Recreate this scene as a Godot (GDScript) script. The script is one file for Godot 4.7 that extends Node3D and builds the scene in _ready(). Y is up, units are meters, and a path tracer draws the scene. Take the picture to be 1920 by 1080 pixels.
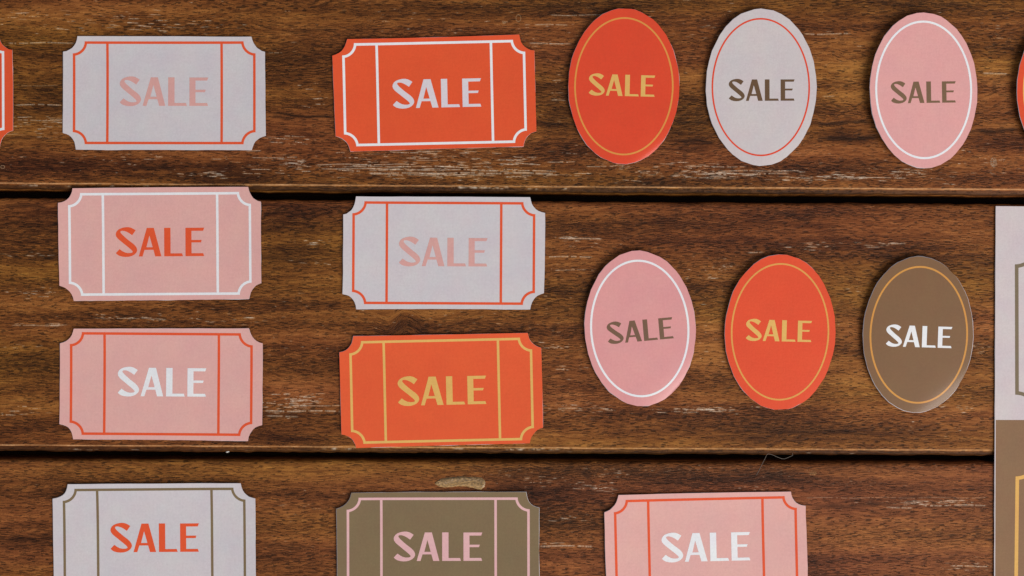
extends Node3D
# Paper sale tickets and oval labels laid out on a worn slatted wooden table, seen from straight above.
# One table unit U is a quarter of a millimetre; (x, y) on the table run right and towards the viewer's feet.

const U := 0.00025
const CX := 960.0
const CY := 540.0

var names := {}
var grain_tex: ImageTexture
var paper_bump: ImageTexture
var mats := {}

# ---------------------------------------------------------------- naming helpers
func numbered(called: String) -> String:
	if not names.has(called):
		names[called] = 0
		return called
	names[called] += 1
	return "%s_%03d" % [called, names[called]]

func thing(called: String, label: String, category: String, at: Vector3, group := "") -> Node3D:
	var o := Node3D.new()
	o.name = numbered(called)
	add_child(o, true)
	o.position = at
	o.set_meta("label", label)
	o.set_meta("category", category)
	if group != "":
		o.set_meta("group", group)
	return o

func part(called: String, mesh: Mesh, parent: Node3D) -> MeshInstance3D:
	var m := MeshInstance3D.new()
	m.name = called
	m.mesh = mesh
	parent.add_child(m, true)
	return m

func on_table(x: float, y: float, mm := 0.0) -> Vector3:
	return Vector3((x - CX) * U, mm * 0.001, (y - CY) * U)

func srgb(r: float, g: float, b: float) -> Color:
	return Color(r / 255.0, g / 255.0, b / 255.0)

# ---------------------------------------------------------------- materials
func make_paper_textures() -> void:
	var n := 512
	var fine := FastNoiseLite.new()
	fine.seed = 5
	fine.noise_type = FastNoiseLite.TYPE_VALUE
	fine.frequency = 0.42
	fine.fractal_octaves = 2
	var a := fine.get_seamless_image(n, n).get_data()
	var soft := FastNoiseLite.new()
	soft.seed = 9
	soft.frequency = 0.012
	soft.fractal_octaves = 3
	var b := soft.get_seamless_image(n, n).get_data()
	soft.seed = 23
	soft.frequency = 0.02
	var c := soft.get_seamless_image(n, n).get_data()
	var weave := FastNoiseLite.new()
	weave.seed = 31
	weave.frequency = 0.2
	var wi := weave.get_seamless_image(64, n)
	wi.resize(n, n, Image.INTERPOLATE_CUBIC)
	var w := wi.get_data()
	var wj := weave.get_seamless_image(n, 64)
	wj.resize(n, n, Image.INTERPOLATE_CUBIC)
	var w2 := wj.get_data()
	var out := PackedByteArray()
	out.resize(n * n * 3)
	var hgt := PackedByteArray()
	hgt.resize(n * n)
	for i in n * n:
		var f := (a[i] - 128) / 128.0
		var v := 238.0 + f * 4.5 + (w[i] + w2[i] - 256) * 0.012 + (b[i] - 128) * 0.026
		var ch := (c[i] - 128) * 0.024
		out[i * 3] = clampi(int(v - ch * 0.3), 0, 255)
		out[i * 3 + 1] = clampi(int(v + ch), 0, 255)
		out[i * 3 + 2] = clampi(int(v + ch * 0.6 - (b[i] - 128) * 0.02), 0, 255)
		hgt[i] = clampi(128 + int(f * 50.0) + (w[i] + w2[i] - 256) / 8, 0, 255)
	var img := Image.create_from_data(n, n, false, Image.FORMAT_RGB8, out)
	grain_tex = ImageTexture.create_from_image(img)
	var him := Image.create_from_data(n, n, false, Image.FORMAT_L8, hgt)
	him.convert(Image.FORMAT_RGBA8)
	him.bump_map_to_normal_map(0.6)
	paper_bump = ImageTexture.create_from_image(him)

func paper(c: Color, rough := 0.62) -> StandardMaterial3D:
	var key := "%s%.2f" % [c.to_html(), rough]
	if mats.has(key):
		return mats[key]
	var m := StandardMaterial3D.new()
	m.albedo_color = c
	m.albedo_texture = grain_tex
	m.roughness = rough
	m.metallic_specular = 0.28 if rough > 0.4 else 0.4
	m.normal_enabled = true
	m.normal_texture = paper_bump
	m.normal_scale = 0.35 if rough > 0.4 else 0.1
	mats[key] = m
	return m

func plain(c: Color, rough: float) -> StandardMaterial3D:
	var m := StandardMaterial3D.new()
	m.albedo_color = c
	m.roughness = rough
	m.metallic_specular = 0.3
	return m

# ---------------------------------------------------------------- wood
var wood_px: PackedByteArray
var wood_ht: PackedByteArray
const WW := 2048
const WH := 512

func noise_layer(sd: int, w: int, h: int, freq: float, oct: int, kind := FastNoiseLite.TYPE_SIMPLEX_SMOOTH) -> PackedByteArray:
	var n := FastNoiseLite.new()
	n.seed = sd
	n.noise_type = kind
	n.frequency = freq
	n.fractal_octaves = oct
	var im := n.get_image(w, h)
	if w != WW or h != WH:
		im.resize(WW, WH, Image.INTERPOLATE_CUBIC)
	return im.get_data()

func blend_px(x: int, y: int, r: float, g: float, b: float, a: float, dh := 0.0) -> void:
	if x < 0 or y < 0 or x >= WW or y >= WH:
		return
	var i := y * WW + x
	var k := i * 3
	wood_px[k] = int(lerpf(wood_px[k], r, a))
	wood_px[k + 1] = int(lerpf(wood_px[k + 1], g, a))
	wood_px[k + 2] = int(lerpf(wood_px[k + 2], b, a))
	if dh != 0.0:
		wood_ht[i] = clampi(int(wood_ht[i] + dh * a), 0, 255)

# a scratch where the varnish has flaked: a broken pale streak along the grain
func streak(rng: RandomNumberGenerator, x0: float, y0: float, length: float, a: float, slope := 0.0, thick := 1.0, c := Color(0.93, 0.88, 0.81)) -> void:
	var y := y0
	var n := int(length)
	var gap := 0
	var ph := rng.randf() * 6.28
	for s in n:
		if gap > 0:
			gap -= 1
			continue
		if rng.randf() < 0.035:
			gap = rng.randi_range(1, 6)
		var e: float = minf(1.0, minf(s, n - s) / 5.0)
		y = y0 + slope * s + sin(ph + s * 0.06) * 0.7
		var yi := int(floor(y))
		var fy := y - yi
		var aa := a * e * rng.randf_range(0.55, 1.0)
		blend_px(int(x0) + s, yi, c.r * 255, c.g * 255, c.b * 255, aa * (1.0 - fy * 0.6), 26.0)
		blend_px(int(x0) + s, yi + 1, c.r * 255, c.g * 255, c.b * 255, aa * (fy * 0.6) * minf(thick, 1.0), 20.0)
		if thick > 1.0:
			blend_px(int(x0) + s, yi + 2, c.r * 255, c.g * 255, c.b * 255, aa * (thick - 1.0) * 0.7, 20.0)

func make_wood(sd: int, dark: Color, mid: Color, light: Color, patches: Array, swirl := Rect2()) -> void:
	var A := noise_layer(sd, 40, 128, 0.07, 3)
	var B := noise_layer(sd + 1, 200, 512, 0.10, 4)
	var C := noise_layer(sd + 2, 190, 512, 0.33, 3)
	var D := noise_layer(sd + 3, 250, 512, 0.42, 2)
	var E := noise_layer(sd + 4, 24, 64, 0.05, 2)
	var F := noise_layer(sd + 5, 2048, 512, 0.35, 2)
	var G := noise_layer(sd + 6, 260, 128, 0.05, 3)
	# soft lighter, darker, redder zones of the heartwood
	var tone := PackedFloat32Array()
	var tw := 128
	var th := 64
	tone.resize(tw * th)
	for p in patches:
		var px: float = (p[0] + 64.0) / 16.0
		var py: float = p[1] / 8.0
		var rx: float = p[2] / 16.0
		var ry: float = p[3] / 8.0
		for yy in range(maxi(0, int(py - ry * 2.2)), mini(th, int(py + ry * 2.2) + 2)):
			for xx in range(maxi(0, int(px - rx * 2.2)), mini(tw, int(px + rx * 2.2) + 2)):
				var dx: float = (xx - px) / rx
				var dy: float = (yy - py) / ry
				tone[yy * tw + xx] += p[4] * exp(-(dx * dx + dy * dy))
	var tb := PackedByteArray()
	tb.resize(tw * th)
	for i in tw * th:
		tb[i] = clampi(int(128.0 + tone[i] * 128.0), 0, 255)
	var ti := Image.create_from_data(tw, th, false, Image.FORMAT_L8, tb)
	ti.resize(WW, WH, Image.INTERPOLATE_CUBIC)
	var T := ti.get_data()
	wood_px = PackedByteArray()
	wood_px.resize(WW * WH * 3)
	wood_ht = PackedByteArray()
	wood_ht.resize(WW * WH)
	var dr := dark.r * 255.0
	var dg := dark.g * 255.0
	var db := dark.b * 255.0
	var mr := mid.r * 255.0
	var mg := mid.g * 255.0
	var mb := mid.b * 255.0
	var lr := light.r * 255.0
	var lg := light.g * 255.0
	var lb := light.b * 255.0
	# a swirl bends the grain round a knot: centre, then half width and half height
	var sx := PackedFloat32Array()
	sx.resize(WW)
	if swirl.size.x > 0.0:
		for x in WW:
			var q := (x - 64.0 - swirl.position.x) / swirl.size.x
			sx[x] = 20.0 * exp(-q * q) * sin(q * 2.0 + 0.7)
	for y in WH:
		var sy := exp(-pow((y - swirl.position.y) / swirl.size.y, 2.0)) if swirl.size.y > 0.0 else 0.0
		for x in WW:
			var i := y * WW + x
			var yy := y + int(sx[x] * sy) + ((E[i] - 128) >> 4) + ((G[i] - 128) >> 5)
			if yy < 0:
				yy = -yy
			elif yy >= WH:
				yy = 2 * WH - 2 - yy
			var j := yy * WW + x
			var t: float = 0.5 + (A[j] - 128) * 0.0021 + (B[j] - 128) * 0.0020 + (C[j] - 128) * 0.0021 + (F[i] - 128) * 0.0012 + (T[i] - 128) * 0.0064
			var pore := 0.0
			var pd: int = D[j]
			var lim: int = 144 + ((128 - B[j]) >> 3) + ((A[i] - 128) >> 2)
			if pd > lim:
				pore = minf(1.0, (pd - lim) / 26.0)
			var red: float = (E[i] - 128) * 0.0010
			var r: float
			var g: float
			var b: float
			if t < 0.5:
				var k := clampf(t * 2.0, 0.0, 1.0)
				r = dr + (mr - dr) * k
				g = dg + (mg - dg) * k
				b = db + (mb - db) * k
			else:
				var k := clampf(t * 2.0 - 1.0, 0.0, 1.15)
				r = mr + (lr - mr) * k
				g = mg + (lg - mg) * k
				b = mb + (lb - mb) * k
			g *= 1.0 - red * 0.5
			b *= 1.0 + red * 0.6
			var q := 1.0 - pore * 0.40
			wood_px[i * 3] = clampi(int(r * q), 0, 255)
			wood_px[i * 3 + 1] = clampi(int(g * q), 0, 255)
			wood_px[i * 3 + 2] = clampi(int(b * q), 0, 255)
			wood_ht[i] = clampi(int(128.0 + (t - 0.5) * 70.0 - pore * 60.0), 0, 255)

func wood_material() -> StandardMaterial3D:
	var im := Image.create_from_data(WW, WH, false, Image.FORMAT_RGB8, wood_px)
	var hm := Image.create_from_data(WW, WH, false, Image.FORMAT_L8, wood_ht)
	hm.convert(Image.FORMAT_RGBA8)
	hm.bump_map_to_normal_map(2.2)
	var m := StandardMaterial3D.new()
	m.albedo_texture = ImageTexture.create_from_image(im)
	m.normal_enabled = true
	m.normal_texture = ImageTexture.create_from_image(hm)
	m.normal_scale = 0.8
	m.roughness = 0.55
	m.metallic_specular = 0.25
	return m

# edges are lines y = a + b x; groups of pale flecks are [x, y, half width, half height, count, strength, longest]
func flecks(rng: RandomNumberGenerator, y_off: float, slope: float, groups: Array, lines: Array, cracks: Array) -> void:
	for g in groups:
		for k in int(g[4] * (1.15 if g[2] < 600.0 else 1.0)):
			var dx: float = rng.randfn(0.0, 0.5) * g[2]
			var dy: float = rng.randfn(0.0, 0.5) * g[3]
			var x: float = g[0] + dx
			var y: float = g[1] + dy - slope * x - y_off
			var ln: float = 2.0 + g[6] * pow(rng.randf(), 2.5)
			streak(rng, x + 64.0 - ln * 0.5, y, ln, minf(1.0, g[5] * rng.randf_range(0.5, 2.1)), rng.randf_range(-0.02, 0.05), rng.randf_range(0.5, 1.1))
	for l in lines:
		var s: float = (l[3] - l[1]) / (l[2] - l[0]) - slope
		streak(rng, l[0] + 64.0, l[1] - slope * l[0] - y_off, l[2] - l[0], minf(1.0, l[4] * 1.35), s, l[5] + 0.2)
	for c in cracks:
		var n := int(c[2] - c[0])
		for s in n:
			var f := float(s) / n
			var y: float = lerpf(c[1], c[3], f) + sin(f * 9.0 + c[0]) * 1.6 - slope * (c[0] + s) - y_off
			var e: float = minf(1.0, minf(f, 1.0 - f) * 5.0)
			for o in range(-4, 5):
				blend_px(int(c[0] + 64.0) + s, int(y) + o, 22, 12, 7, c[4] * e * exp(-o * o / (2.0 * c[5] * c[5])) * rng.randf_range(0.7, 1.0), -40.0)

# lower plank edge: worn pale ridge with lit highlight painted in, and paint chips
func edge_wear_and_shading(rng: RandomNumberGenerator, y: float, a: float, chips: Array) -> void:
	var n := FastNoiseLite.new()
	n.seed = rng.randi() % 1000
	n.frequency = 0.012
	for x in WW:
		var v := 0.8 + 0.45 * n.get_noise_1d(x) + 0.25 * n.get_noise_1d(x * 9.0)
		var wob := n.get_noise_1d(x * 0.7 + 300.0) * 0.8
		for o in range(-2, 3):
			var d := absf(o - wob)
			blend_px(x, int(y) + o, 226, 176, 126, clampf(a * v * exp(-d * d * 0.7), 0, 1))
		for o in range(3, 16):   # shade on the lip, painted into the wood colour
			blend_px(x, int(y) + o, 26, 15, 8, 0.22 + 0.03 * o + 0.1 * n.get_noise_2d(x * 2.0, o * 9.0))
	for c in chips:
		for k in int((c[1] - c[0]) / 3.0 * c[3]) + 1:
			var x: float = rng.randf_range(c[0], c[1])
			streak(rng, x + 64.0, y + c[2] + rng.randf_range(-1.2, 1.2), rng.randf_range(4, 16), rng.randf_range(0.5, 1.0), 0.0, 1.6, Color(0.9, 0.86, 0.8))

# a plank as one extruded profile: rounded upper arris, flat face, worn lower ridge and a rounded lip below it
func plank_mesh(top_a: float, top_b: float, ridge_a: float, ridge_b: float, y_off: float, slope: float, mat: Material, sd: int) -> ArrayMesh:
	var n := FastNoiseLite.new()
	n.seed = sd
	n.frequency = 0.01
	var xs := PackedFloat32Array()
	var x := -640.0
	while x <= 2560.0:
		xs.append(x)
		x += 12.0
	# [follows the ridge (1) or the upper edge (0), offset, height in mm]
	var prof := [[0, 0.0, -18.0], [0, 0.0, -5.0], [0, 0.6, -2.2], [0, 1.8, -1.1], [0, 3.6, -0.45], [0, 6.0, -0.1], [0, 9.0, 0.0], [0, 14.0, 0.0], [1, -8.0, 0.0], [1, -3.0, 0.0], [1, -1.2, -0.05], [1, 0.2, -0.3], [1, 1.4, -0.7], [1, 3.0, -0.9], [1, 7.0, -1.0], [1, 8.6, -1.25], [1, 10.2, -1.9], [1, 11.6, -3.2], [1, 12.2, -6.0], [1, 12.2, -18.0]]
	var st := SurfaceTool.new()
	st.begin(Mesh.PRIMITIVE_TRIANGLES)
	st.set_smooth_group(0)
	var rows := prof.size()
	for xi in xs.size():
		var px := xs[xi]
		for p in prof:
			var w := n.get_noise_2d(px, p[0] * 500.0) * 1.5 + n.get_noise_2d(px * 9.0, p[0] * 300.0 + p[1] * 6.0) * (1.6 if p[2] < -0.9 else 0.5)
			var y: float = (ridge_a + ridge_b * px if p[0] == 1 else top_a + top_b * px) + p[1] + w
			if p[0] == 1 and p[1] < 0.0:
				y += 0.0
			var u := (px + 64.0) / WW
			if u < 0.0:
				u = -u
			elif u > 1.0:
				u = 2.0 - u
			# side walls keep running along the texture instead of smearing one row of it
			var drop: float = maxf(0.0, -p[2] - 1.0) * 4.0
			var v: float = (y - slope * px - y_off) / WH + (drop if p[0] == 1 else -drop) / WH
			st.set_uv(Vector2(u, v))
			st.add_vertex(on_table(px, y, p[2]))
	for xi in xs.size() - 1:
		for r in rows - 1:
			var a := xi * rows + r
			var b := a + rows
			for k in [a, b, b + 1, a, b + 1, a + 1]:
				st.add_index(k)
	# ends
	var left := 0
	var right := (xs.size() - 1) * rows
	for r in range(1, rows - 1):
		for k in [left, left + r, left + r + 1]:
			st.add_index(k)
		for k in [right, right + r + 1, right + r]:
			st.add_index(k)
	st.generate_normals()
	st.generate_tangents()
	st.set_material(mat)
	return st.commit()

# ---------------------------------------------------------------- bent paper
# how high (mm) the sheet stands above the table at local (x, y): bend = dictionary of the curl
func lift(b: Dictionary, p: Vector2) -> float:
	var h: float = b.get("rest", 0.3)
	var u: float = p.x / b.hw
	var v: float = p.y / b.hh
	if b.has("arch"):
		var d: Vector2 = b.dir
		var s: float = clampf((u * d.x + v * d.y + 1.0) * 0.5, 0.0, 1.2)
		h += b.arch * (b.edge * (1.0 - exp(-s / b.tight)) + (1.0 - b.edge) * pow(s, 1.3))
		h += b.get("sag", 0.0) * (u * d.y - v * d.x) * (u * d.y - v * d.x) * s
	else:
		h += 0.75 * b.get("top", 0.0) * pow(clampf(-v, 0, 1.2), 3.0) + b.get("bottom", 0.0) * pow(clampf(v, 0, 1.2), 3.0)
		h += b.get("left", 0.0) * pow(clampf(-u, 0, 1.2), 4.0) + b.get("right", 0.0) * pow(clampf(u, 0, 1.2), 4.0)
		h += b.get("wave", 0.12) * (sin(u * 2.3 + b.get("ph", 0.0)) * cos(v * 1.7 + b.get("ph", 0.0) * 2.0) + 1.0)
	return h

func bent_normal(b: Dictionary, p: Vector2) -> Vector3:
	var e := 1.0
	var dx := (lift(b, p + Vector2(e, 0)) - lift(b, p - Vector2(e, 0))) * 0.001 / (2.0 * e * U)
	var dy := (lift(b, p + Vector2(0, e)) - lift(b, p - Vector2(0, e))) * 0.001 / (2.0 * e * U)
	return Vector3(-dx, 1.0, -dy).normalized()

func put(st: SurfaceTool, b: Dictionary, p: Vector2, up: float, flip := false) -> void:
	var n := bent_normal(b, p)
	st.set_normal(-n if flip else n)
	st.set_tangent(Plane(1, 0, 0, 1))
	st.set_uv(p / 512.0 + b.uv)
	st.add_vertex(Vector3(p.x * U, (lift(b, p) + up) * 0.001, p.y * U))

# a flat shape laid on the bent sheet, cut into small cells so that it follows the bend
func lay(st: SurfaceTool, b: Dictionary, poly: PackedVector2Array, cell: float, up: float, flip := false) -> void:
	var lo := poly[0]
	var hi := poly[0]
	for p in poly:
		lo = lo.min(p)
		hi = hi.max(p)
	var x := floorf(lo.x / cell) * cell
	while x < hi.x:
		var y := floorf(lo.y / cell) * cell
		while y < hi.y:
			var sq := PackedVector2Array([Vector2(x, y), Vector2(x + cell, y), Vector2(x + cell, y + cell), Vector2(x, y + cell)])
			for piece in Geometry2D.intersect_polygons(poly, sq):
				var t := Geometry2D.triangulate_polygon(piece)
				for k in range(0, t.size(), 3):
					var p0: Vector2 = piece[t[k]]
					var p1: Vector2 = piece[t[k + 1]]
					var p2: Vector2 = piece[t[k + 2]]
					var cw := (p1 - p0).cross(p2 - p0) > 0.0
					if cw == flip:
						var s := p1
						p1 = p2
						p2 = s
					put(st, b, p0, up, flip)
					put(st, b, p1, up, flip)
					put(st, b, p2, up, flip)
			y += cell
		x += cell

func begin() -> SurfaceTool:
	var st := SurfaceTool.new()
	st.begin(Mesh.PRIMITIVE_TRIANGLES)
	return st

func finish(st: SurfaceTool, mat: Material, onto: ArrayMesh = null) -> ArrayMesh:
	st.set_material(mat)
	return st.commit(onto) if onto else st.commit()

func densify(poly: PackedVector2Array, step: float) -> PackedVector2Array:
	var out := PackedVector2Array()
	for i in poly.size():
		var a := poly[i]
		var c := poly[(i + 1) % poly.size()]
		var n := maxi(1, int(ceil(a.distance_to(c) / step)))
		for k in n:
			out.append(a.lerp(c, float(k) / n))
	return out

# the cut sheet: printed face, white back, and the white cut edge, frayed outwards a little
func sheet_mesh(b: Dictionary, outline: PackedVector2Array, cell: float, face: Material, sd: int) -> ArrayMesh:
	var st := begin()
	lay(st, b, outline, cell, 0.0)
	var mesh := finish(st, face)
	st = begin()
	lay(st, b, outline, cell, -0.18, true)
	var n := FastNoiseLite.new()
	n.seed = sd
	n.frequency = 0.012
	var edge := densify(outline, 4.0)
	var c := edge.size()
	for i in c:
		var quad := []
		for k in 2:
			var p := edge[(i + k) % c]
			var q := edge[(i + k + 1) % c]
			var o := edge[(i + k - 1 + c) % c]
			var out := Vector2(q.y - o.y, o.x - q.x).normalized()
			var fray := clampf(0.2 + 0.9 * n.get_noise_2d(p.x, p.y) - out.x * 0.2 + b.get("fray", 0.0), 0.03, 1.0)
			quad.append([p, p + out * fray, Vector3(out.x, 0.8, out.y).normalized()])
		var seq := [[quad[0][0], 0.0, quad[0][2]], [quad[0][1], -0.18, quad[0][2]], [quad[1][1], -0.18, quad[1][2]], [quad[0][0], 0.0, quad[0][2]], [quad[1][1], -0.18, quad[1][2]], [quad[1][0], 0.0, quad[1][2]]]
		for s in seq:
			st.set_normal(s[2])
			st.set_tangent(Plane(1, 0, 0, 1))
			st.set_uv(s[0] / 512.0)
			st.add_vertex(Vector3(s[0].x * U, (lift(b, s[0]) + s[1]) * 0.001, s[0].y * U))
	return finish(st, paper(srgb(226, 222, 226), 0.7), mesh)

# a printed line as a strip between two paths with as many points
func strip_mesh(b: Dictionary, outer: PackedVector2Array, inner: PackedVector2Array, mat: Material, closed := true) -> ArrayMesh:
	var st := begin()
	var n := outer.size()
	for i in (n if closed else n - 1):
		var j := (i + 1) % n
		for p in [outer[i], outer[j], inner[j], outer[i], inner[j], inner[i]]:
			put(st, b, p, 0.035)
	return finish(st, mat)

func turned(p: Vector2, a: float, c: Vector2) -> Vector2:
	return p.rotated(a) + c

func push_line(o: PackedVector2Array, i: PackedVector2Array, oa: Vector2, ob: Vector2, ia: Vector2, ib: Vector2) -> void:
	var n := maxi(1, int(oa.distance_to(ob) / 6.0))
	for k in n + 1:
		o.append(oa.lerp(ob, float(k) / n))
		i.append(ia.lerp(ib, float(k) / n))

# rectangle border with a quarter circle bitten out of each corner
func border_paths(hw: float, hh: float, r: float, w: float, rot: float, c: Vector2) -> Array:
	var o := PackedVector2Array()
	var i := PackedVector2Array()
	var r2 := r + w
	var q := sqrt(r2 * r2 - w * w)
	# start at the upper left, run clockwise
	push_line(o, i, Vector2(-hw + r, -hh), Vector2(hw - r, -hh), Vector2(-hw + q, -hh + w), Vector2(hw - q, -hh + w))
	notch(o, i, Vector2(hw, -hh), PI, PI / 2, r, r2, w)
	push_line(o, i, Vector2(hw, -hh + r), Vector2(hw, hh - r), Vector2(hw - w, -hh + q), Vector2(hw - w, hh - q))
	notch(o, i, Vector2(hw, hh), -PI / 2, -PI, r, r2, w)
	push_line(o, i, Vector2(hw - r, hh), Vector2(-hw + r, hh), Vector2(hw - q, hh - w), Vector2(-hw + q, hh - w))
	notch(o, i, Vector2(-hw, hh), 0.0, -PI / 2, r, r2, w)
	push_line(o, i, Vector2(-hw, hh - r), Vector2(-hw, -hh + r), Vector2(-hw + w, hh - q), Vector2(-hw + w, -hh + q))
	notch(o, i, Vector2(-hw, -hh), PI / 2, 0.0, r, r2, w)
	for k in o.size():
		o[k] = turned(o[k], rot, c)
		i[k] = turned(i[k], rot, c)
	return [o, i]

func notch(o: PackedVector2Array, i: PackedVector2Array, c: Vector2, a0: float, a1: float, r: float, r2: float, w: float) -> void:
	var s := asin(w / r2) * signf(a1 - a0)
	var n := 12
	for k in range(1, n):
		var f := float(k) / n
		o.append(c + Vector2.from_angle(lerpf(a0, a1, f)) * r)
		i.append(c + Vector2.from_angle(lerpf(a0 + s, a1 - s, f)) * r2)

# ---------------------------------------------------------------- lettering
var glyphs := []

func glyph(flat: Array) -> PackedVector2Array:
	var out := PackedVector2Array()
	for k in range(0, flat.size(), 2):
		out.append(Vector2((flat[k] - 949.0) / 10.105, (flat[k + 1] - 419.0) / 10.105))
	return out

func make_glyphs() -> void:
	var s := glyph([485, 190, 440, 160, 400, 140, 350, 128, 295, 128, 230, 140, 170, 163, 130, 195, 107, 235, 102, 270, 112, 305, 140, 345, 185, 385, 240, 430, 300, 480, 350, 520, 395, 560, 420, 585, 428, 605, 415, 619, 380, 626, 330, 626, 280, 615, 230, 590, 175, 550, 140, 585, 103, 625, 125, 650, 170, 678, 230, 694, 290, 700, 350, 697, 410, 682, 460, 655, 495, 620, 511, 588, 512, 555, 500, 520, 475, 485, 440, 450, 395, 415, 340, 373, 285, 325, 235, 280, 202, 243, 190, 217, 202, 200, 230, 196, 265, 200, 310, 215, 360, 243, 418, 283])
	var a1 := glyph([700, 145, 748, 145, 748, 295, 690, 518, 748, 518, 748, 566, 655, 566, 615, 693, 543, 693])
	var a2 := glyph([748, 145, 835, 145, 978, 693, 860, 693, 825, 566, 748, 566, 748, 518, 812, 518, 750, 295, 748, 295])
	var l := glyph([1033, 145, 1155, 145, 1155, 638, 1375, 638, 1393, 693, 1033, 693])
	var e := glyph([1442, 148, 1805, 148, 1782, 207, 1558, 207, 1558, 383, 1755, 383, 1740, 430, 1558, 430, 1558, 638, 1782, 638, 1800, 693, 1442, 693])
	glyphs = [[s], [a1, a2], [l], [e]]

func letter_it(root: Node3D, b: Dictionary, c: Vector2, rot: float, size: float, mat: Material, cell: float, squeeze := 1.0) -> void:
	for g in glyphs:
		var st := begin()
		for poly in g:
			var q := PackedVector2Array()
			for p in poly:
				q.append(turned(Vector2(p.x * size, p.y * size * squeeze), rot, c))
			lay(st, b, q, cell, 0.035)
		part("letter", finish(st, mat), root)

# ---------------------------------------------------------------- things
# corners clockwise from the left end of the upper edge: eight points; print centre, turn (degrees), lettering centre
func ticket(label: String, corners: Array, pc: Vector2, deg: float, tc: Vector2, face: Color, line: Color, ink: Color, bend: Dictionary, sd: int) -> void:
	var rng := RandomNumberGenerator.new()
	rng.seed = sd
	var root := thing("sale_ticket", label, "ticket", on_table(pc.x, pc.y), "sale tickets laid out on the table")
	var k := PackedVector2Array()
	for i in range(0, corners.size(), 2):
		k.append(Vector2(corners[i], corners[i + 1]) - pc)
	var outline := PackedVector2Array()
	for i in 8:
		var a := k[i]
		var c := k[(i + 1) % 8]
		if i % 2 == 0:   # a straight scissor cut, never quite straight
			var nrm := (c - a).orthogonal().normalized()
			var bow := rng.randf_range(-0.7, 0.7)
			var n := 7
			for s in n:
				var f := float(s) / n
				outline.append(a.lerp(c, f) + nrm * (bow * sin(f * PI) + (rng.randf_range(-0.2, 0.2) if s > 0 else 0.0)))
		else:            # a hand cut hollow corner
			var inner := Vector2(a.x, c.y) if absf(a.y) > absf(c.y) else Vector2(c.x, a.y)
			var ctrl := ((a + c) * 0.5).lerp(inner, rng.randf_range(0.62, 0.85))
			var n := 7
			for s in n:
				var f := float(s) / n
				var p := a.lerp(ctrl, f).lerp(ctrl.lerp(c, f), f)
				outline.append(p + (Vector2(rng.randf_range(-0.3, 0.3), rng.randf_range(-0.3, 0.3)) if s > 0 else Vector2.ZERO))
	bend.hw = 190.0
	bend.hh = 106.0
	bend.uv = Vector2(rng.randf(), rng.randf())
	bend.ph = rng.randf() * 6.0
	var rot := deg_to_rad(deg)
	part("paper_sheet", sheet_mesh(bend, outline, 12.0, paper(face), sd), root)
	var w := 4.7
	var bp := border_paths(171.3, 96.3, 22.5, w, rot, Vector2.ZERO)
	part("border_line", strip_mesh(bend, bp[0], bp[1], paper(line)), root)
	for x in [-106.6, 107.4]:
		var o := PackedVector2Array()
		var i := PackedVector2Array()
		for s in 31:
			var y := lerpf(-96.3 + w, 96.3 - w, s / 30.0)
			o.append(Vector2(x + w * 0.5, y).rotated(rot))
			i.append(Vector2(x - w * 0.5, y).rotated(rot))
		part("divider_line", strip_mesh(bend, o, i, paper(line), false), root)
	letter_it(root, bend, tc - pc, rot, 0.985, paper(ink), 12.0)

func oval(label: String, c: Vector2, hx: float, hy: float, deg: float, ring: Array, tc: Vector2, tdeg: float, face: Color, line: Color, ink: Color, bend: Dictionary, sd: int, rough := 0.5) -> void:
	var rng := RandomNumberGenerator.new()
	rng.seed = sd
	# measured as seen by a lens 620 mm up: a raised sheet lies nearer the middle and is smaller than it looks
	bend.hw = hx
	bend.hh = hy
	var f := 1.0 - lift(bend, Vector2.ZERO) / 620.0
	var mid := Vector2(CX, CY)
	c = mid + (c - mid) * f
	tc = mid + (tc - mid) * f
	ring = [mid + (ring[0] - mid) * f, ring[1] * f, ring[2] * f, ring[3]]
	hx *= f
	hy *= f
	var root := thing("oval_label", label, "label", on_table(c.x, c.y), "oval sale labels laid out on the table")
	var rot := deg_to_rad(deg)
	# scissor cut: short straight snips round the ellipse
	var outline := PackedVector2Array()
	var n := rng.randi_range(36, 42)
	for i in n:
		var a := TAU * (i + rng.randf_range(-0.3, 0.3)) / n
		var k := rng.randf_range(0.997, 1.004)
		outline.append(Vector2(cos(a) * hx * k, sin(a) * hy * k).rotated(rot))
	outline = densify(outline, 12.0)
	bend.hw = hx
	bend.hh = hy
	bend.uv = Vector2(rng.randf(), rng.randf())
	part("paper_sheet", sheet_mesh(bend, outline, 4.0, paper(face, rough), sd), root)
	var o := PackedVector2Array()
	var i2 := PackedVector2Array()
	var rc: Vector2 = ring[0] - c
	for s in 160:
		var a := TAU * s / 160.0
		o.append(Vector2(cos(a) * ring[1], sin(a) * ring[2]).rotated(rot) + rc)
		i2.append(Vector2(cos(a) * (ring[1] - ring[3]), sin(a) * (ring[2] - ring[3])).rotated(rot) + rc)
	part("ring_line", strip_mesh(bend, o, i2, paper(line, rough)), root)
	letter_it(root, bend, tc - c, deg_to_rad(tdeg), 0.735, paper(ink, rough), 4.0)

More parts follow.
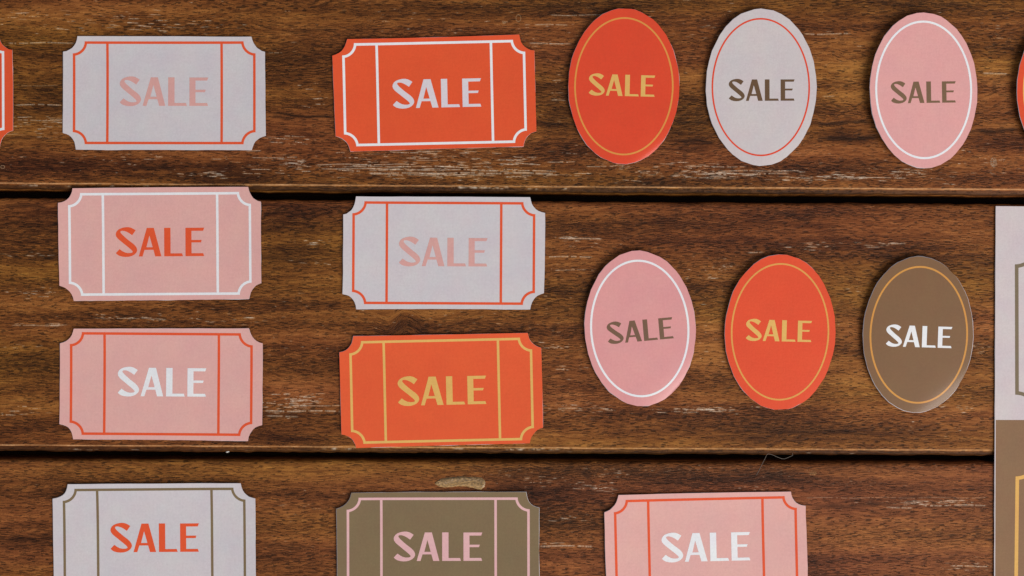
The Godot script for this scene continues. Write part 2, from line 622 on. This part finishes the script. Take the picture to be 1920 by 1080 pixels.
func _ready() -> void:
	# ------------------------------------------------------------ camera, air, lamps
	var cam := Camera3D.new()
	cam.name = "camera"
	cam.position = Vector3(0, 0.62, 0)
	cam.rotation_degrees = Vector3(-90, 0, 0)
	cam.fov = rad_to_deg(2.0 * atan(540.0 * U / 0.62))
	cam.near = 0.02
	cam.far = 20.0
	add_child(cam)
	cam.make_current()
	var we := WorldEnvironment.new()
	we.name = "environment"
	var env := Environment.new()
	env.background_mode = Environment.BG_COLOR
	env.background_color = Color(0.56, 0.565, 0.59)
	env.background_energy_multiplier = 1.0
	env.tonemap_mode = Environment.TONE_MAPPER_LINEAR
	env.tonemap_exposure = 1.0
	env.sdfgi_enabled = true
	env.ssao_enabled = true
	env.ssil_enabled = true
	we.environment = env
	add_child(we)
	# the window that the table stands beside, off to the lower right
	var key := AreaLight3D.new()
	key.name = "window_light"
	key.area_size = Vector2(2.1, 2.1)
	key.light_color = Color(1.0, 0.975, 0.95)
	key.light_energy = 9.2
	key.area_range = 12.0
	key.area_attenuation = 2.0
	key.shadow_enabled = true
	add_child(key)
	key.look_at_from_position(Vector3(1.55, 2.0, 1.5), Vector3.ZERO, Vector3.UP)

	make_paper_textures()
	make_glyphs()

	# ------------------------------------------------------------ the table
	var rng := RandomNumberGenerator.new()
	rng.seed = 77
	var table := thing("wooden_table", "worn varnished brown wooden table of wide planks with dark gaps between", "table", Vector3.ZERO)
	var D1 := srgb(62, 32, 14)
	var M1 := srgb(122, 72, 32)
	var L1 := srgb(170, 112, 55)
	make_wood(100, D1, M1, L1, [
		[300, 150, 330, 30, 0.15], [90, 250, 120, 70, -0.15], [560, 320, 90, 40, -0.25], [560, 230, 60, 50, -0.1], [250, 430, 260, 22, -0.45], [420, 445, 90, 20, -0.5],
		[1050, 340, 60, 70, -0.25], [1300, 230, 60, 60, 0.1], [1290, 370, 60, 16, -0.45], [1590, 260, 50, 70, 0.35], [1580, 360, 60, 20, -0.55], [1870, 260, 50, 60, 0.3], [1870, 370, 60, 16, -0.4], [1500, 140, 200, 25, -0.2], [1400, 440, 300, 18, -0.1], [800, 140, 260, 18, -0.3]])
	flecks(rng, -120.0, 0.0062, [
		[170, 35, 170, 14, 60, 0.55, 26], [260, 50, 200, 10, 70, 0.6, 30], [40, 28, 50, 8, 16, 0.6, 22], [75, 230, 55, 14, 36, 0.6, 44], [75, 250, 55, 8, 16, 0.5, 40],
		[265, 297, 200, 14, 60, 0.55, 26], [400, 326, 60, 9, 36, 0.7, 26], [540, 305, 90, 22, 50, 0.75, 46], [540, 262, 45, 9, 26, 0.7, 30], [600, 180, 40, 40, 14, 0.5, 22],
		[560, 90, 40, 40, 12, 0.35, 20], [820, 306, 260, 20, 90, 0.75, 60], [850, 330, 200, 10, 60, 0.6, 30], [770, 288, 150, 8, 30, 0.7, 40], [760, 30, 120, 25, 34, 0.4, 16], [1040, 190, 30, 90, 26, 0.5, 20],
		[1180, 312, 90, 14, 40, 0.6, 28], [1340, 326, 140, 9, 80, 0.75, 36], [1310, 312, 60, 8, 30, 0.7, 26], [1560, 332, 130, 8, 80, 0.7, 30], [1700, 322, 120, 12, 70, 0.6, 24], [1840, 300, 80, 30, 60, 0.6, 12],
		[1870, 70, 50, 40, 26, 0.5, 16], [1560, 120, 50, 80, 24, 0.45, 14], [1300, 60, 40, 50, 14, 0.4, 18], [960, 60, 900, 60, 420, 0.55, 13], [960, 310, 900, 40, 440, 0.55, 13], [1250, 330, 700, 10, 60, 0.5, 40]],
		[[600, 316, 760, 322, 0.7, 1.0], [690, 318, 900, 322, 0.7, 1.2], [760, 328, 930, 333, 0.7, 1.0], [880, 320, 1045, 331, 0.7, 1.2], [1300, 325, 1480, 331, 0.7, 1.2], [1560, 333, 1700, 327, 0.7, 1.0], [14, 80, 142, 72, 0.7, 1.2], [27, 196, 116, 199, 0.75, 1.3], [30, 160, 110, 160, 0.3, 1.0], [30, 225, 118, 231, 0.6, 1.0], [590, 308, 780, 312, 0.7, 1.0], [690, 324, 1040, 329, 0.85, 1.6], [640, 312, 860, 318, 0.6, 1.0], [1000, 46, 1066, 38, 0.6, 1.2], [1030, 28, 1138, 16, 0.65, 1.0], [990, 81, 1072, 77, 0.7, 1.2], [1505, 63, 1596, 58, 0.7, 1.2], [1841, 137, 1890, 138, 0.8, 1.4], [1330, 320, 1500, 334, 0.7, 1.2], [1280, 312, 1400, 316, 0.6, 1.0], [470, 295, 560, 300, 0.6, 1.0], [500, 99, 530, 98, 0.5, 1.0], [1030, 188, 1062, 186, 0.6, 1.0], [1540, 180, 1566, 181, 0.5, 1.0]],
		[[500, 212, 640, 222, 0.8, 1.5], [505, 219, 560, 222, 0.5, 2.0], [1004, 226, 1068, 238, 0.6, 1.4], [1255, 228, 1335, 231, 0.5, 2.0], [1520, 232, 1650, 228, 0.6, 2.4], [1530, 262, 1660, 258, 0.7, 2.6], [1820, 247, 1920, 243, 0.6, 2.5], [1270, 262, 1345, 266, 0.5, 2.0], [0, 255, 115, 262, 0.25, 2.0], [250, 312, 330, 318, 0.5, 3.0], [520, 60, 640, 55, 0.3, 2.0]])
	# a pale ring mark and a chalky spot in the varnish
	for s in 60:
		var a := TAU * s / 60.0
		blend_px(int(972 + 64 + cos(a) * 4.5), int(34 - 6 + 120 + sin(a) * 6.5), 190, 170, 140, 0.4)
		blend_px(int(5 + 64 + cos(a) * 3.5), int(313 + 120 + sin(a) * 3.0), 190, 170, 140, 0.35)
	for s in 260:
		var a := rng.randf() * TAU
		var k := sqrt(rng.randf())
		blend_px(int(1863 + 64 + cos(a) * 6.5 * k), int(304.5 - 11.5 + 120 + sin(a) * 9.5 * k), 200, 198, 186, rng.randf_range(0.1, 0.35))
		if s < 70:
			blend_px(int(945 + 64 + cos(a) * 3.5 * k), int(42 - 6 + 120 + sin(a) * 3.0 * k), 190, 175, 150, 0.2)
	edge_wear_and_shading(rng, 343.6 + 120.0, 0.9, [[30, 75, 2.5, 0.5], [118, 126, 3.5, 0.6], [200, 216, 3.0, 0.5], [232, 282, 3.0, 0.3], [842, 950, 2.0, 0.9], [985, 1002, 2.5, 0.5], [1020, 1028, 2.5, 0.5], [1050, 1064, 2.5, 0.8]])
	part("plank", plank_mesh(-120.0, 0.0062, 343.4, 0.0066, -120.0, 0.0062, wood_material(), 3), table)

	make_wood(210, srgb(62, 32, 14), srgb(122, 72, 32), srgb(170, 112, 55), [
		[60, 30, 80, 18, -0.45], [60, 90, 70, 40, -0.1], [540, 100, 60, 60, -0.3], [560, 40, 60, 20, -0.2], [60, 190, 80, 40, 0.15], [560, 180, 70, 40, 0.1], [300, 235, 260, 16, -0.1], [540, 370, 70, 30, 0.2], [530, 450, 90, 20, -0.35], [760, 250, 40, 30, -0.3],
		[1300, 60, 300, 24, -0.2], [1500, 40, 120, 16, -0.25], [1620, 90, 120, 30, -0.1], [1330, 260, 60, 120, 0.3], [1590, 280, 60, 140, 0.2], [1060, 380, 40, 60, 0.25], [1500, 440, 240, 16, -0.45], [1700, 400, 160, 20, 0.2], [1840, 240, 50, 120, 0.2], [90, 470, 160, 12, -0.4]], Rect2(752, 250, 34, 46))
	flecks(rng, 362.0, 0.0054, [
		[40, 478, 50, 6, 20, 0.6, 26], [60, 548, 60, 10, 46, 0.6, 20], [260, 594, 150, 10, 54, 0.6, 26], [80, 608, 60, 4, 14, 0.5, 50], [440, 600, 70, 10, 30, 0.5, 24], [40, 650, 50, 6, 14, 0.5, 22], [560, 750, 70, 14, 50, 0.8, 56], [530, 765, 50, 16, 60, 0.5, 16], [40, 770, 50, 10, 24, 0.6, 26],
		[575, 455, 50, 12, 24, 0.55, 24], [590, 492, 50, 6, 16, 0.5, 18], [1075, 446, 40, 8, 26, 0.75, 36], [1110, 455, 80, 14, 26, 0.5, 20], [1060, 500, 40, 14, 14, 0.5, 20], [1050, 650, 36, 8, 24, 0.6, 22], [1070, 690, 40, 12, 24, 0.6, 20], [1060, 765, 50, 10, 40, 0.55, 26],
		[1350, 505, 50, 16, 60, 0.6, 8], [1360, 498, 20, 6, 26, 0.7, 8], [1320, 520, 60, 8, 30, 0.65, 18], [1560, 458, 90, 6, 28, 0.6, 24], [1660, 458, 50, 6, 30, 0.65, 18], [1520, 463, 70, 8, 22, 0.6, 20], [1830, 503, 14, 10, 30, 0.5, 6], [1822, 450, 6, 8, 14, 0.5, 4], [1835, 650, 30, 14, 40, 0.55, 16], [1610, 545, 20, 20, 30, 0.5, 10], [1630, 385, 10, 4, 10, 0.7, 10],
		[1310, 768, 80, 7, 70, 0.6, 32], [1780, 758, 60, 16, 40, 0.55, 12], [1730, 800, 80, 14, 60, 0.5, 10], [1120, 770, 60, 10, 40, 0.5, 20], [960, 600, 900, 130, 760, 0.5, 11], [1100, 600, 800, 120, 60, 0.45, 22]],
		[[1025, 481, 1112, 480, 0.8, 1.2], [1060, 447, 1130, 444, 0.8, 1.5], [495, 770, 640, 764, 0.85, 1.6], [498, 780, 560, 778, 0.7, 1.4], [540, 760, 640, 752, 0.6, 1.0], [20, 610, 112, 606, 0.5, 1.0], [1280, 768, 1380, 771, 0.6, 1.2], [1400, 472, 1432, 470, 0.7, 1.4], [70, 478, 105, 478, 0.5, 1.0], [1040, 506, 1100, 505, 0.5, 1.0], [1660, 456, 1700, 462, 0.7, 1.2], [0, 778, 30, 776, 0.7, 1.2]],
		[[480, 482, 600, 490, 0.35, 2.0], [60, 483, 110, 484, 0.5, 1.8], [480, 565, 640, 572, 0.4, 1.6], [1420, 388, 1530, 418, 0.3, 3.0], [1250, 382, 1340, 384, 0.3, 3.0], [1400, 806, 1640, 812, 0.3, 4.0], [0, 384, 90, 388, 0.4, 3.0], [560, 840, 640, 836, 0.3, 3.0]])
	edge_wear_and_shading(rng, 834.9 - 362.0, 0.9, [[120, 180, 8.0, 0.4], [238, 262, 8.5, 0.5], [455, 475, 8.0, 0.4], [596, 664, 2.0, 0.55], [810, 860, 1.5, 0.4], [940, 1042, 2.0, 0.6], [1060, 1064, 8.0, 0.5], [1590, 1600, 8.0, 0.5], [1508, 1512, 7.0, 0.5]])
	part("plank", plank_mesh(370.6, 0.0060, 834.7, 0.0048, 362.0, 0.0054, wood_material(), 8), table)

	make_wood(333, srgb(58, 31, 15), srgb(118, 68, 34), srgb(166, 105, 54), [
		[300, 20, 300, 14, 0.05], [560, 150, 120, 60, 0.15], [560, 210, 60, 40, -0.1], [560, 60, 110, 20, -0.2], [1000, 50, 90, 30, -0.4], [880, 30, 120, 10, -0.1], [1440, 30, 120, 18, -0.35], [1200, 60, 160, 20, -0.15], [1650, 60, 150, 24, -0.25], [1580, 80, 60, 12, -0.2], [1660, 140, 160, 40, 0.3], [1060, 180, 40, 60, 0.1], [60, 100, 60, 100, 0.0], [1700, 220, 160, 20, -0.1]])
	flecks(rng, 855.0, 0.0040, [
		[1130, 893, 60, 20, 40, 0.5, 18], [1120, 915, 60, 8, 26, 0.55, 22], [940, 893, 60, 14, 40, 0.45, 10], [1030, 900, 50, 16, 30, 0.5, 18], [1060, 972, 40, 8, 20, 0.6, 22], [1700, 943, 110, 5, 60, 0.65, 22], [1770, 940, 60, 4, 20, 0.65, 36], [1810, 1062, 60, 14, 44, 0.6, 16],
		[1440, 888, 90, 16, 110, 0.5, 6], [1290, 882, 90, 10, 60, 0.45, 8], [1420, 915, 60, 6, 30, 0.5, 16], [560, 950, 90, 10, 14, 0.4, 16], [1720, 875, 160, 8, 30, 0.4, 10], [1600, 905, 140, 8, 30, 0.5, 10], [960, 970, 900, 90, 340, 0.42, 8], [540, 1000, 90, 60, 30, 0.35, 10]],
		[[1010, 1023, 1112, 1022, 0.85, 1.6], [1014, 1018, 1060, 1019, 0.6, 1.0], [1510, 933, 1850, 931, 0.35, 0.8], [1728, 947, 1850, 938, 0.75, 1.3], [1660, 951, 1712, 949, 0.7, 1.5], [1780, 1061, 1860, 1059, 0.7, 1.2], [1536, 1076, 1546, 1079, 0.7, 1.2]],
		[[1420, 892, 1500, 884, 0.35, 5.0], [1500, 950, 1700, 946, 0.3, 3.0], [1090, 890, 1110, 892, 0.5, 4.0], [1220, 905, 1330, 909, 0.35, 2.5], [480, 1022, 600, 1028, 0.3, 3.0], [0, 1010, 90, 1016, 0.3, 3.0]])
	for s in 160:
		var a := rng.randf() * TAU
		var k := sqrt(rng.randf())
		blend_px(int(1524 + 64 + cos(a) * 8.0 * k), int(887 - 6 - 855 + sin(a) * 4.5 * k), 176, 138, 92, rng.randf_range(0.1, 0.4))
	part("plank", plank_mesh(860.6, 0.0036, 1336.0, 0.0036, 855.0, 0.0040, wood_material(), 13), table)

	# added board beneath the planks, blocks light from below to keep gaps dark
	var gap_backing := SurfaceTool.new()
	gap_backing.begin(Mesh.PRIMITIVE_TRIANGLES)
	var bm := BoxMesh.new()
	bm.size = Vector3(3160 * U, 0.02, 1420 * U)
	gap_backing.append_from(bm, 0, Transform3D(Basis.IDENTITY, on_table(960, 610, -28.2)))
	gap_backing.set_material(plain(srgb(48, 30, 18), 0.8))
	part("added_gap_backing", gap_backing.commit(), table)

	# ------------------------------------------------------------ tickets
	var white := srgb(221, 215, 219)
	var orange := srgb(243, 95, 54)
	var pink := srgb(239, 185, 178)
	var olive := srgb(136, 116, 86)
	var ink_white := srgb(250, 252, 255)
	var tan_ink := srgb(241, 192, 108)
	var rose := srgb(231, 176, 169)
	ticket("orange ticket with white border, cut off at the far left of the top row", [-310, 65, -1, 66, 25, 94.5, 26.2, 245.6, 0.5, 277, -308, 279, -344, 250, -346, 96], Vector2(-161.5, 171), -0.2, Vector2(-160, 170), orange, ink_white, ink_white, {"right": 0.9, "top": 0.3}, 11)
	ticket("white ticket with orange border and pale pink SALE on the upper plank", [146.7, 68.6, 472.5, 70, 498, 98.3, 499.3, 255.2, 472.5, 281.5, 143.5, 280.8, 119, 249.4, 119.6, 97.7], Vector2(308.8, 174.6), 0.05, Vector2(307.6, 172), white, orange, rose, {"top": 0.8, "right": 0.9, "left": 0.3, "bottom": 0.4}, 12)
	ticket("orange ticket with white border and white SALE beside the red oval", [652, 74.5, 973.5, 66, 1002, 95.5, 1005.7, 246.5, 981.5, 275, 657.7, 284.5, 630, 256, 624, 105.6], Vector2(815.1, 175.1), -1.25, Vector2(819, 175.2), orange, ink_white, srgb(234, 227, 234), {"top": 1.2, "left": 1.0, "right": 0.3}, 13)
	ticket("pink ticket with white border and orange SALE, its top covering the upper gap", [137.6, 353.4, 466.3, 350.8, 490.2, 378.7, 491, 531, 467.6, 560.5, 139.4, 563.9, 112.9, 535.7, 110.8, 380.8], Vector2(300.9, 457.4), -0.4, Vector2(300.2, 454), pink, ink_white, orange, {"top": 0.5, "right": 1.1, "left": 0.8}, 14)
	ticket("white ticket with orange border and pale pink SALE above the tan lettered ticket", [668.2, 368.6, 994, 370, 1021.9, 399.4, 1019.8, 549.6, 994, 580, 668.5, 579.6, 643, 551, 644.3, 402.5], Vector2(832.1, 474.7), 0.3, Vector2(830.7, 472.5), white, orange, rose, {"top": 0.5, "left": 0.8, "right": 0.2}, 15)
	ticket("pink ticket with orange border and white SALE on the middle plank", [140.2, 616.1, 468, 615.6, 493.6, 643.5, 492.3, 796.6, 465.5, 826.6, 138, 823.4, 112.6, 794.8, 114.2, 643.8], Vector2(303.2, 719.9), 0.4, Vector2(303.9, 716.3), pink, orange, ink_white, {"top": 1.0, "left": 0.5, "right": 0.9}, 16)
	ticket("orange ticket with tan border and tan SALE, touching the lower gap", [663.3, 630, 989.3, 624, 1014.6, 652, 1018, 801.8, 993.2, 831, 668.2, 839.6, 640.9, 814, 637.2, 660.4], Vector2(828.2, 732.3), -1.25, Vector2(828.5, 732.3), srgb(244, 101, 58), tan_ink, tan_ink, {"top": 1.3, "left": 0.7, "right": 0.3}, 17)
	ticket("white ticket with olive brown border and orange SALE on the bottom plank", [129, 907.2, 452.7, 905.2, 480, 933.8, 481, 1086, 455, 1116, 130, 1118, 102, 1087, 100.4, 934.6], Vector2(290.8, 1010.9), -0.45, Vector2(290.2, 1008), white, olive, orange, {"top": 1.2, "right": 1.2, "left": 0.4}, 18)
	ticket("olive brown ticket with pink border and pink SALE, under the dried glue smear", [659.9, 923.4, 986.7, 922, 1010.9, 951.5, 1011.5, 1104, 984, 1134, 660, 1135, 633.5, 1105, 631.8, 953.3], Vector2(822, 1028.4), -0.1, Vector2(821, 1024.6), olive, srgb(239, 190, 191), srgb(239, 190, 191), {"top": 1.2, "left": 1.0, "fray": 0.5}, 19)
	ticket("pink ticket with orange border and white SALE on the bottom plank", [1159.4, 927.3, 1481.8, 921, 1509.2, 948, 1514, 1100, 1488, 1130, 1165, 1138, 1138, 1110, 1132.9, 959.8], Vector2(1323.6, 1029.2), -1.35, Vector2(1323, 1025.4), pink, orange, ink_white, {"top": 1.0, "left": 1.0, "right": 0.5}, 20)

	# ------------------------------------------------------------ ovals
	var up_left := Vector2(-0.62, -0.78)
	var red := srgb(238, 81, 50)
	var pink2 := srgb(239, 176, 173)
	var brown := srgb(137, 102, 70)
	var brown_ink := srgb(132, 105, 80)
	oval("red oval label with tan ring and SALE beside the white lettered orange ticket", Vector2(1169.8, 161.9), 104.2, 145.6, 0.5, [Vector2(1169.8, 161.9), 93.3, 129.2, 3.2], Vector2(1165.8, 160), 1.3, red, srgb(238, 158, 78), tan_ink, {"arch": 2.5, "edge": 0.46, "tight": 0.045, "dir": Vector2(-0.48, -0.86), "sag": 0.3}, 31, 0.24)
	oval("white oval label with red ring and brown SALE in the top row", Vector2(1427.5, 163.4), 104.4, 146.8, -0.3, [Vector2(1426.6, 163.5), 92.7, 129.1, 3.0], Vector2(1428, 169), -0.5, srgb(219, 210, 211), red, srgb(112, 86, 62), {"arch": 2.8, "edge": 0.2, "tight": 0.08, "dir": up_left, "sag": -0.4}, 32, 0.5)
	oval("upright pink oval label with white ring and brown SALE on the upper plank", Vector2(1732.2, 169.6), 103.2, 145.8, -1.0, [Vector2(1732, 168.7), 92.9, 129.6, 3.9], Vector2(1731, 173), -1.3, pink2, ink_white, brown_ink, {"arch": 4.4, "edge": 0.2, "tight": 0.1, "dir": Vector2(-0.9, -0.25), "sag": 0.6}, 33, 0.5)
	oval("tilted pink oval label with white ring and brown SALE on the middle plank", Vector2(1200.6, 616), 104.4, 146.0, -3.2, [Vector2(1199.6, 616), 93.3, 129.2, 3.9], Vector2(1200, 620), -5.2, srgb(236, 166, 165), ink_white, srgb(128, 98, 76), {"arch": 2.9, "edge": 0.34, "tight": 0.055, "dir": up_left, "sag": -0.2}, 34, 0.34)
	oval("red oval label with tan ring and SALE between the pink and brown ovals", Vector2(1463, 622.9), 104.4, 146.0, 0.6, [Vector2(1462.7, 622.3), 92.8, 129.0, 3.2], Vector2(1460, 620), 1.4, srgb(241, 88, 54), srgb(238, 168, 88), tan_ink, {"arch": 2.9, "edge": 0.2, "tight": 0.08, "dir": up_left, "sag": -0.4}, 35, 0.5)
	oval("glossy brown oval label with tan ring and white SALE on the middle plank", Vector2(1721.6, 627.3), 103.8, 146.2, 1.2, [Vector2(1722.8, 627.9), 92.8, 129.2, 3.4], Vector2(1723, 631), 1.7, brown, srgb(226, 160, 78), ink_white, {"arch": 3.1, "edge": 0.46, "tight": 0.036, "dir": Vector2(-0.5, -0.85), "sag": -0.2, "fray": 0.6}, 36, 0.27)
	oval("orange oval label with tan ring, cut off at the far right of the top row", Vector2(2008.6, 168.5), 104.0, 146.0, 0.5, [Vector2(2008.6, 168.5), 93.0, 129.0, 3.4], Vector2(2006, 170), 1.0, srgb(236, 86, 52), tan_ink, tan_ink, {"arch": 4.0, "edge": 0.2, "tight": 0.1, "dir": Vector2(-0.9, -0.2), "fray": 0.2}, 37, 0.5)

	# ------------------------------------------------------------ the uncut sheet at the right
	var sc := Vector2(2180, 860)
	var sheet := thing("printed_sheet", "uncut printed paper sheet with a white and a brown panel at the right edge", "paper sheet", on_table(sc.x, sc.y))
	var sb := {"hw": 318.0, "hh": 474.0, "left": 0.7, "rest": 0.35, "wave": 0.05, "uv": Vector2(0.3, 0.1)}
	var so := PackedVector2Array()
	for p in [Vector2(1865.6, 386.8), Vector2(2497, 391), Vector2(2494, 1333), Vector2(1861.6, 1330)]:
		so.append(p - sc)
	part("paper_sheet", sheet_mesh(sb, densify(so, 40.0), 20.0, paper(srgb(221, 210, 212)), 41), sheet)
	var st := begin()
	var bp2 := PackedVector2Array()
	for p in [Vector2(1865.6, 787), Vector2(2493, 790), Vector2(2491, 1330), Vector2(1863.6, 1327)]:
		bp2.append(p - sc)
	lay(st, sb, bp2, 20.0, 0.03)
	part("brown_panel", finish(st, paper(srgb(148, 115, 86))), sheet)
	var b1 := border_paths(270.0, 164.0, 42.0, 6.8, -0.003, Vector2(2172, 617) - sc)
	part("border_line", strip_mesh(sb, b1[0], b1[1], paper(srgb(134, 119, 96))), sheet)
	var b2 := border_paths(270.0, 200.0, 42.0, 6.8, 0.012, Vector2(2171, 1054) - sc)
	var bs := begin()
	for i in b2[0].size():
		var j: int = (i + 1) % b2[0].size()
		for p in [b2[0][i], b2[0][j], b2[1][j], b2[0][i], b2[1][j], b2[1][i]]:
			put(bs, sb, p, 0.06)
	part("border_line", finish(bs, paper(srgb(238, 186, 104))), sheet)

	# ------------------------------------------------------------ small things on the wood
	glue_smear()
	hair()
	crumb()

func glue_smear() -> void:
	var c := Vector2(863, 907)
	var root := thing("glue_smear", "dried tan smear of glue on the bottom plank above the olive brown ticket", "glue", on_table(c.x, c.y))
	var up := PackedVector2Array()
	var n := FastNoiseLite.new()
	n.seed = 4
	n.frequency = 0.09
	# upper and lower outline at stations along its length
	var top := [[-47, 0], [-44, -5], [-37, -10], [-24, -12.5], [-8, -13.5], [10, -14], [26, -13], [38, -12.5], [44, -9], [47.5, -2]]
	var bot := [[-47, 1], [-43, 4], [-36, 6], [-24, 7.5], [-12, 6], [0, 5], [12, 6], [26, 9], [38, 11.5], [46, 6]]
	var st := SurfaceTool.new()
	st.begin(Mesh.PRIMITIVE_TRIANGLES)
	st.set_smooth_group(0)
	var nu := 72
	var nv := 18
	for i in nu + 1:
		var f := float(i) / nu * (top.size() - 1)
		var k := mini(int(f), top.size() - 2)
		var a := Vector2(top[k][0], top[k][1]).lerp(Vector2(top[k + 1][0], top[k + 1][1]), f - k)
		var b := Vector2(bot[k][0], bot[k][1]).lerp(Vector2(bot[k + 1][0], bot[k + 1][1]), f - k)
		for j in nv + 1:
			var g := float(j) / nv
			var p := a.lerp(b, g)
			p += Vector2(n.get_noise_2d(p.x, p.y + 80.0), n.get_noise_2d(p.x + 90.0, p.y)) * 1.2
			var rim := clampf(minf(g, 1.0 - g) * 6.0, 0, 1) * clampf(minf(i, nu - i) / 5.0, 0, 1)
			var h := rim * (0.28 + 0.2 * n.get_noise_2d(p.x * 2.2, p.y * 4.0) + 0.12 * sin(g * 9.0 + p.x * 0.05) + 0.2 * clampf(1.0 - absf(g - 0.14) * 9.0, 0, 1))
			var t := clampf(0.5 + 0.9 * n.get_noise_2d(p.x * 1.6 + 33.0, p.y * 3.0) + (g - 0.45) * 0.7, 0, 1)
			var col := srgb(98, 78, 52).lerp(srgb(180, 143, 92), t)
			st.set_color(col.srgb_to_linear())
			st.add_vertex(Vector3(p.x * U, h * 0.001 + (0.00004 if rim > 0.0 else -0.00005), p.y * U))
	for i in nu:
		for j in nv:
			var q := i * (nv + 1) + j
			var r := q + nv + 1
			for k in [q, r, r + 1, q, r + 1, q + 1]:
				st.add_index(k)
	st.generate_normals()
	var m := StandardMaterial3D.new()
	m.vertex_color_use_as_albedo = true
	m.roughness = 0.4
	m.metallic_specular = 0.5
	st.set_material(m)
	part("glue_film", st.commit(), root)

func tube(st: SurfaceTool, pts: Array, r: float) -> void:
	var base := 0
	var ring := 6
	var cv := Curve3D.new()
	for p in pts:
		cv.add_point(p)
	for i in pts.size():
		var t: Vector3 = (pts[mini(i + 1, pts.size() - 1)] - pts[maxi(i - 1, 0)]) * 0.25
		cv.set_point_in(i, -t * 0.6)
		cv.set_point_out(i, t * 0.6)
	var line := cv.tessellate_even_length(4, 0.0008)
	for i in line.size():
		var d := (line[mini(i + 1, line.size() - 1)] - line[maxi(i - 1, 0)]).normalized()
		var s := d.cross(Vector3.UP).normalized()
		var u := s.cross(d)
		for k in ring:
			var a := TAU * k / ring
			st.set_normal(s * cos(a) + u * sin(a))
			st.add_vertex(line[i] + (s * cos(a) + u * sin(a)) * r)
	for i in line.size() - 1:
		for k in ring:
			var p := base + i * ring + k
			var q := base + i * ring + (k + 1) % ring
			for z in [p, q, q + ring, p, q + ring, p + ring]:
				st.add_index(z)

func hair() -> void:
	var root := thing("lint_fibre", "fine pale hair lying across the lower gap above the pink ticket", "hair", on_table(1440, 868))
	var st := begin()
	var pts := []
	for p in [[1418, 891, 0.12], [1424, 880, 0.12], [1430, 868, 0.15], [1434, 860, 0.3], [1439, 851, 0.5], [1449, 853, 0.2], [1460, 858, -0.2], [1470, 860.5, -0.3], [1480, 857, -0.3], [1487, 853.5, -0.5], [1486, 850, -0.7]]:
		pts.append(on_table(p[0], p[1], p[2]) - root.position)
	tube(st, pts, 0.00008)
	part("strand", finish(st, plain(srgb(128, 118, 108), 0.5)), root)

func crumb() -> void:
	var root := thing("paper_crumb", "tiny white scrap caught on the edge of the lower gap, below a pink ticket", "scrap", on_table(424, 848.5, -2.6))
	var st := SurfaceTool.new()
	st.begin(Mesh.PRIMITIVE_TRIANGLES)
	var sp := SphereMesh.new()
	sp.radius = 0.5
	sp.height = 1.0
	sp.radial_segments = 10
	sp.rings = 6
	st.append_from(sp, 0, Transform3D(Basis.from_euler(Vector3(0, 0.25, 0)).scaled_local(Vector3(7.0 * U, 4.0 * U, 3.0 * U)), Vector3.ZERO))
	st.append_from(sp, 0, Transform3D(Basis.from_euler(Vector3(0, -0.4, 0)).scaled_local(Vector3(3.5 * U, 3.0 * U, 3.0 * U)), Vector3(2.5 * U, 0.5 * U, -1.0 * U)))
	st.set_material(plain(srgb(225, 222, 215), 0.7))
	part("scrap_piece", st.commit(), root)
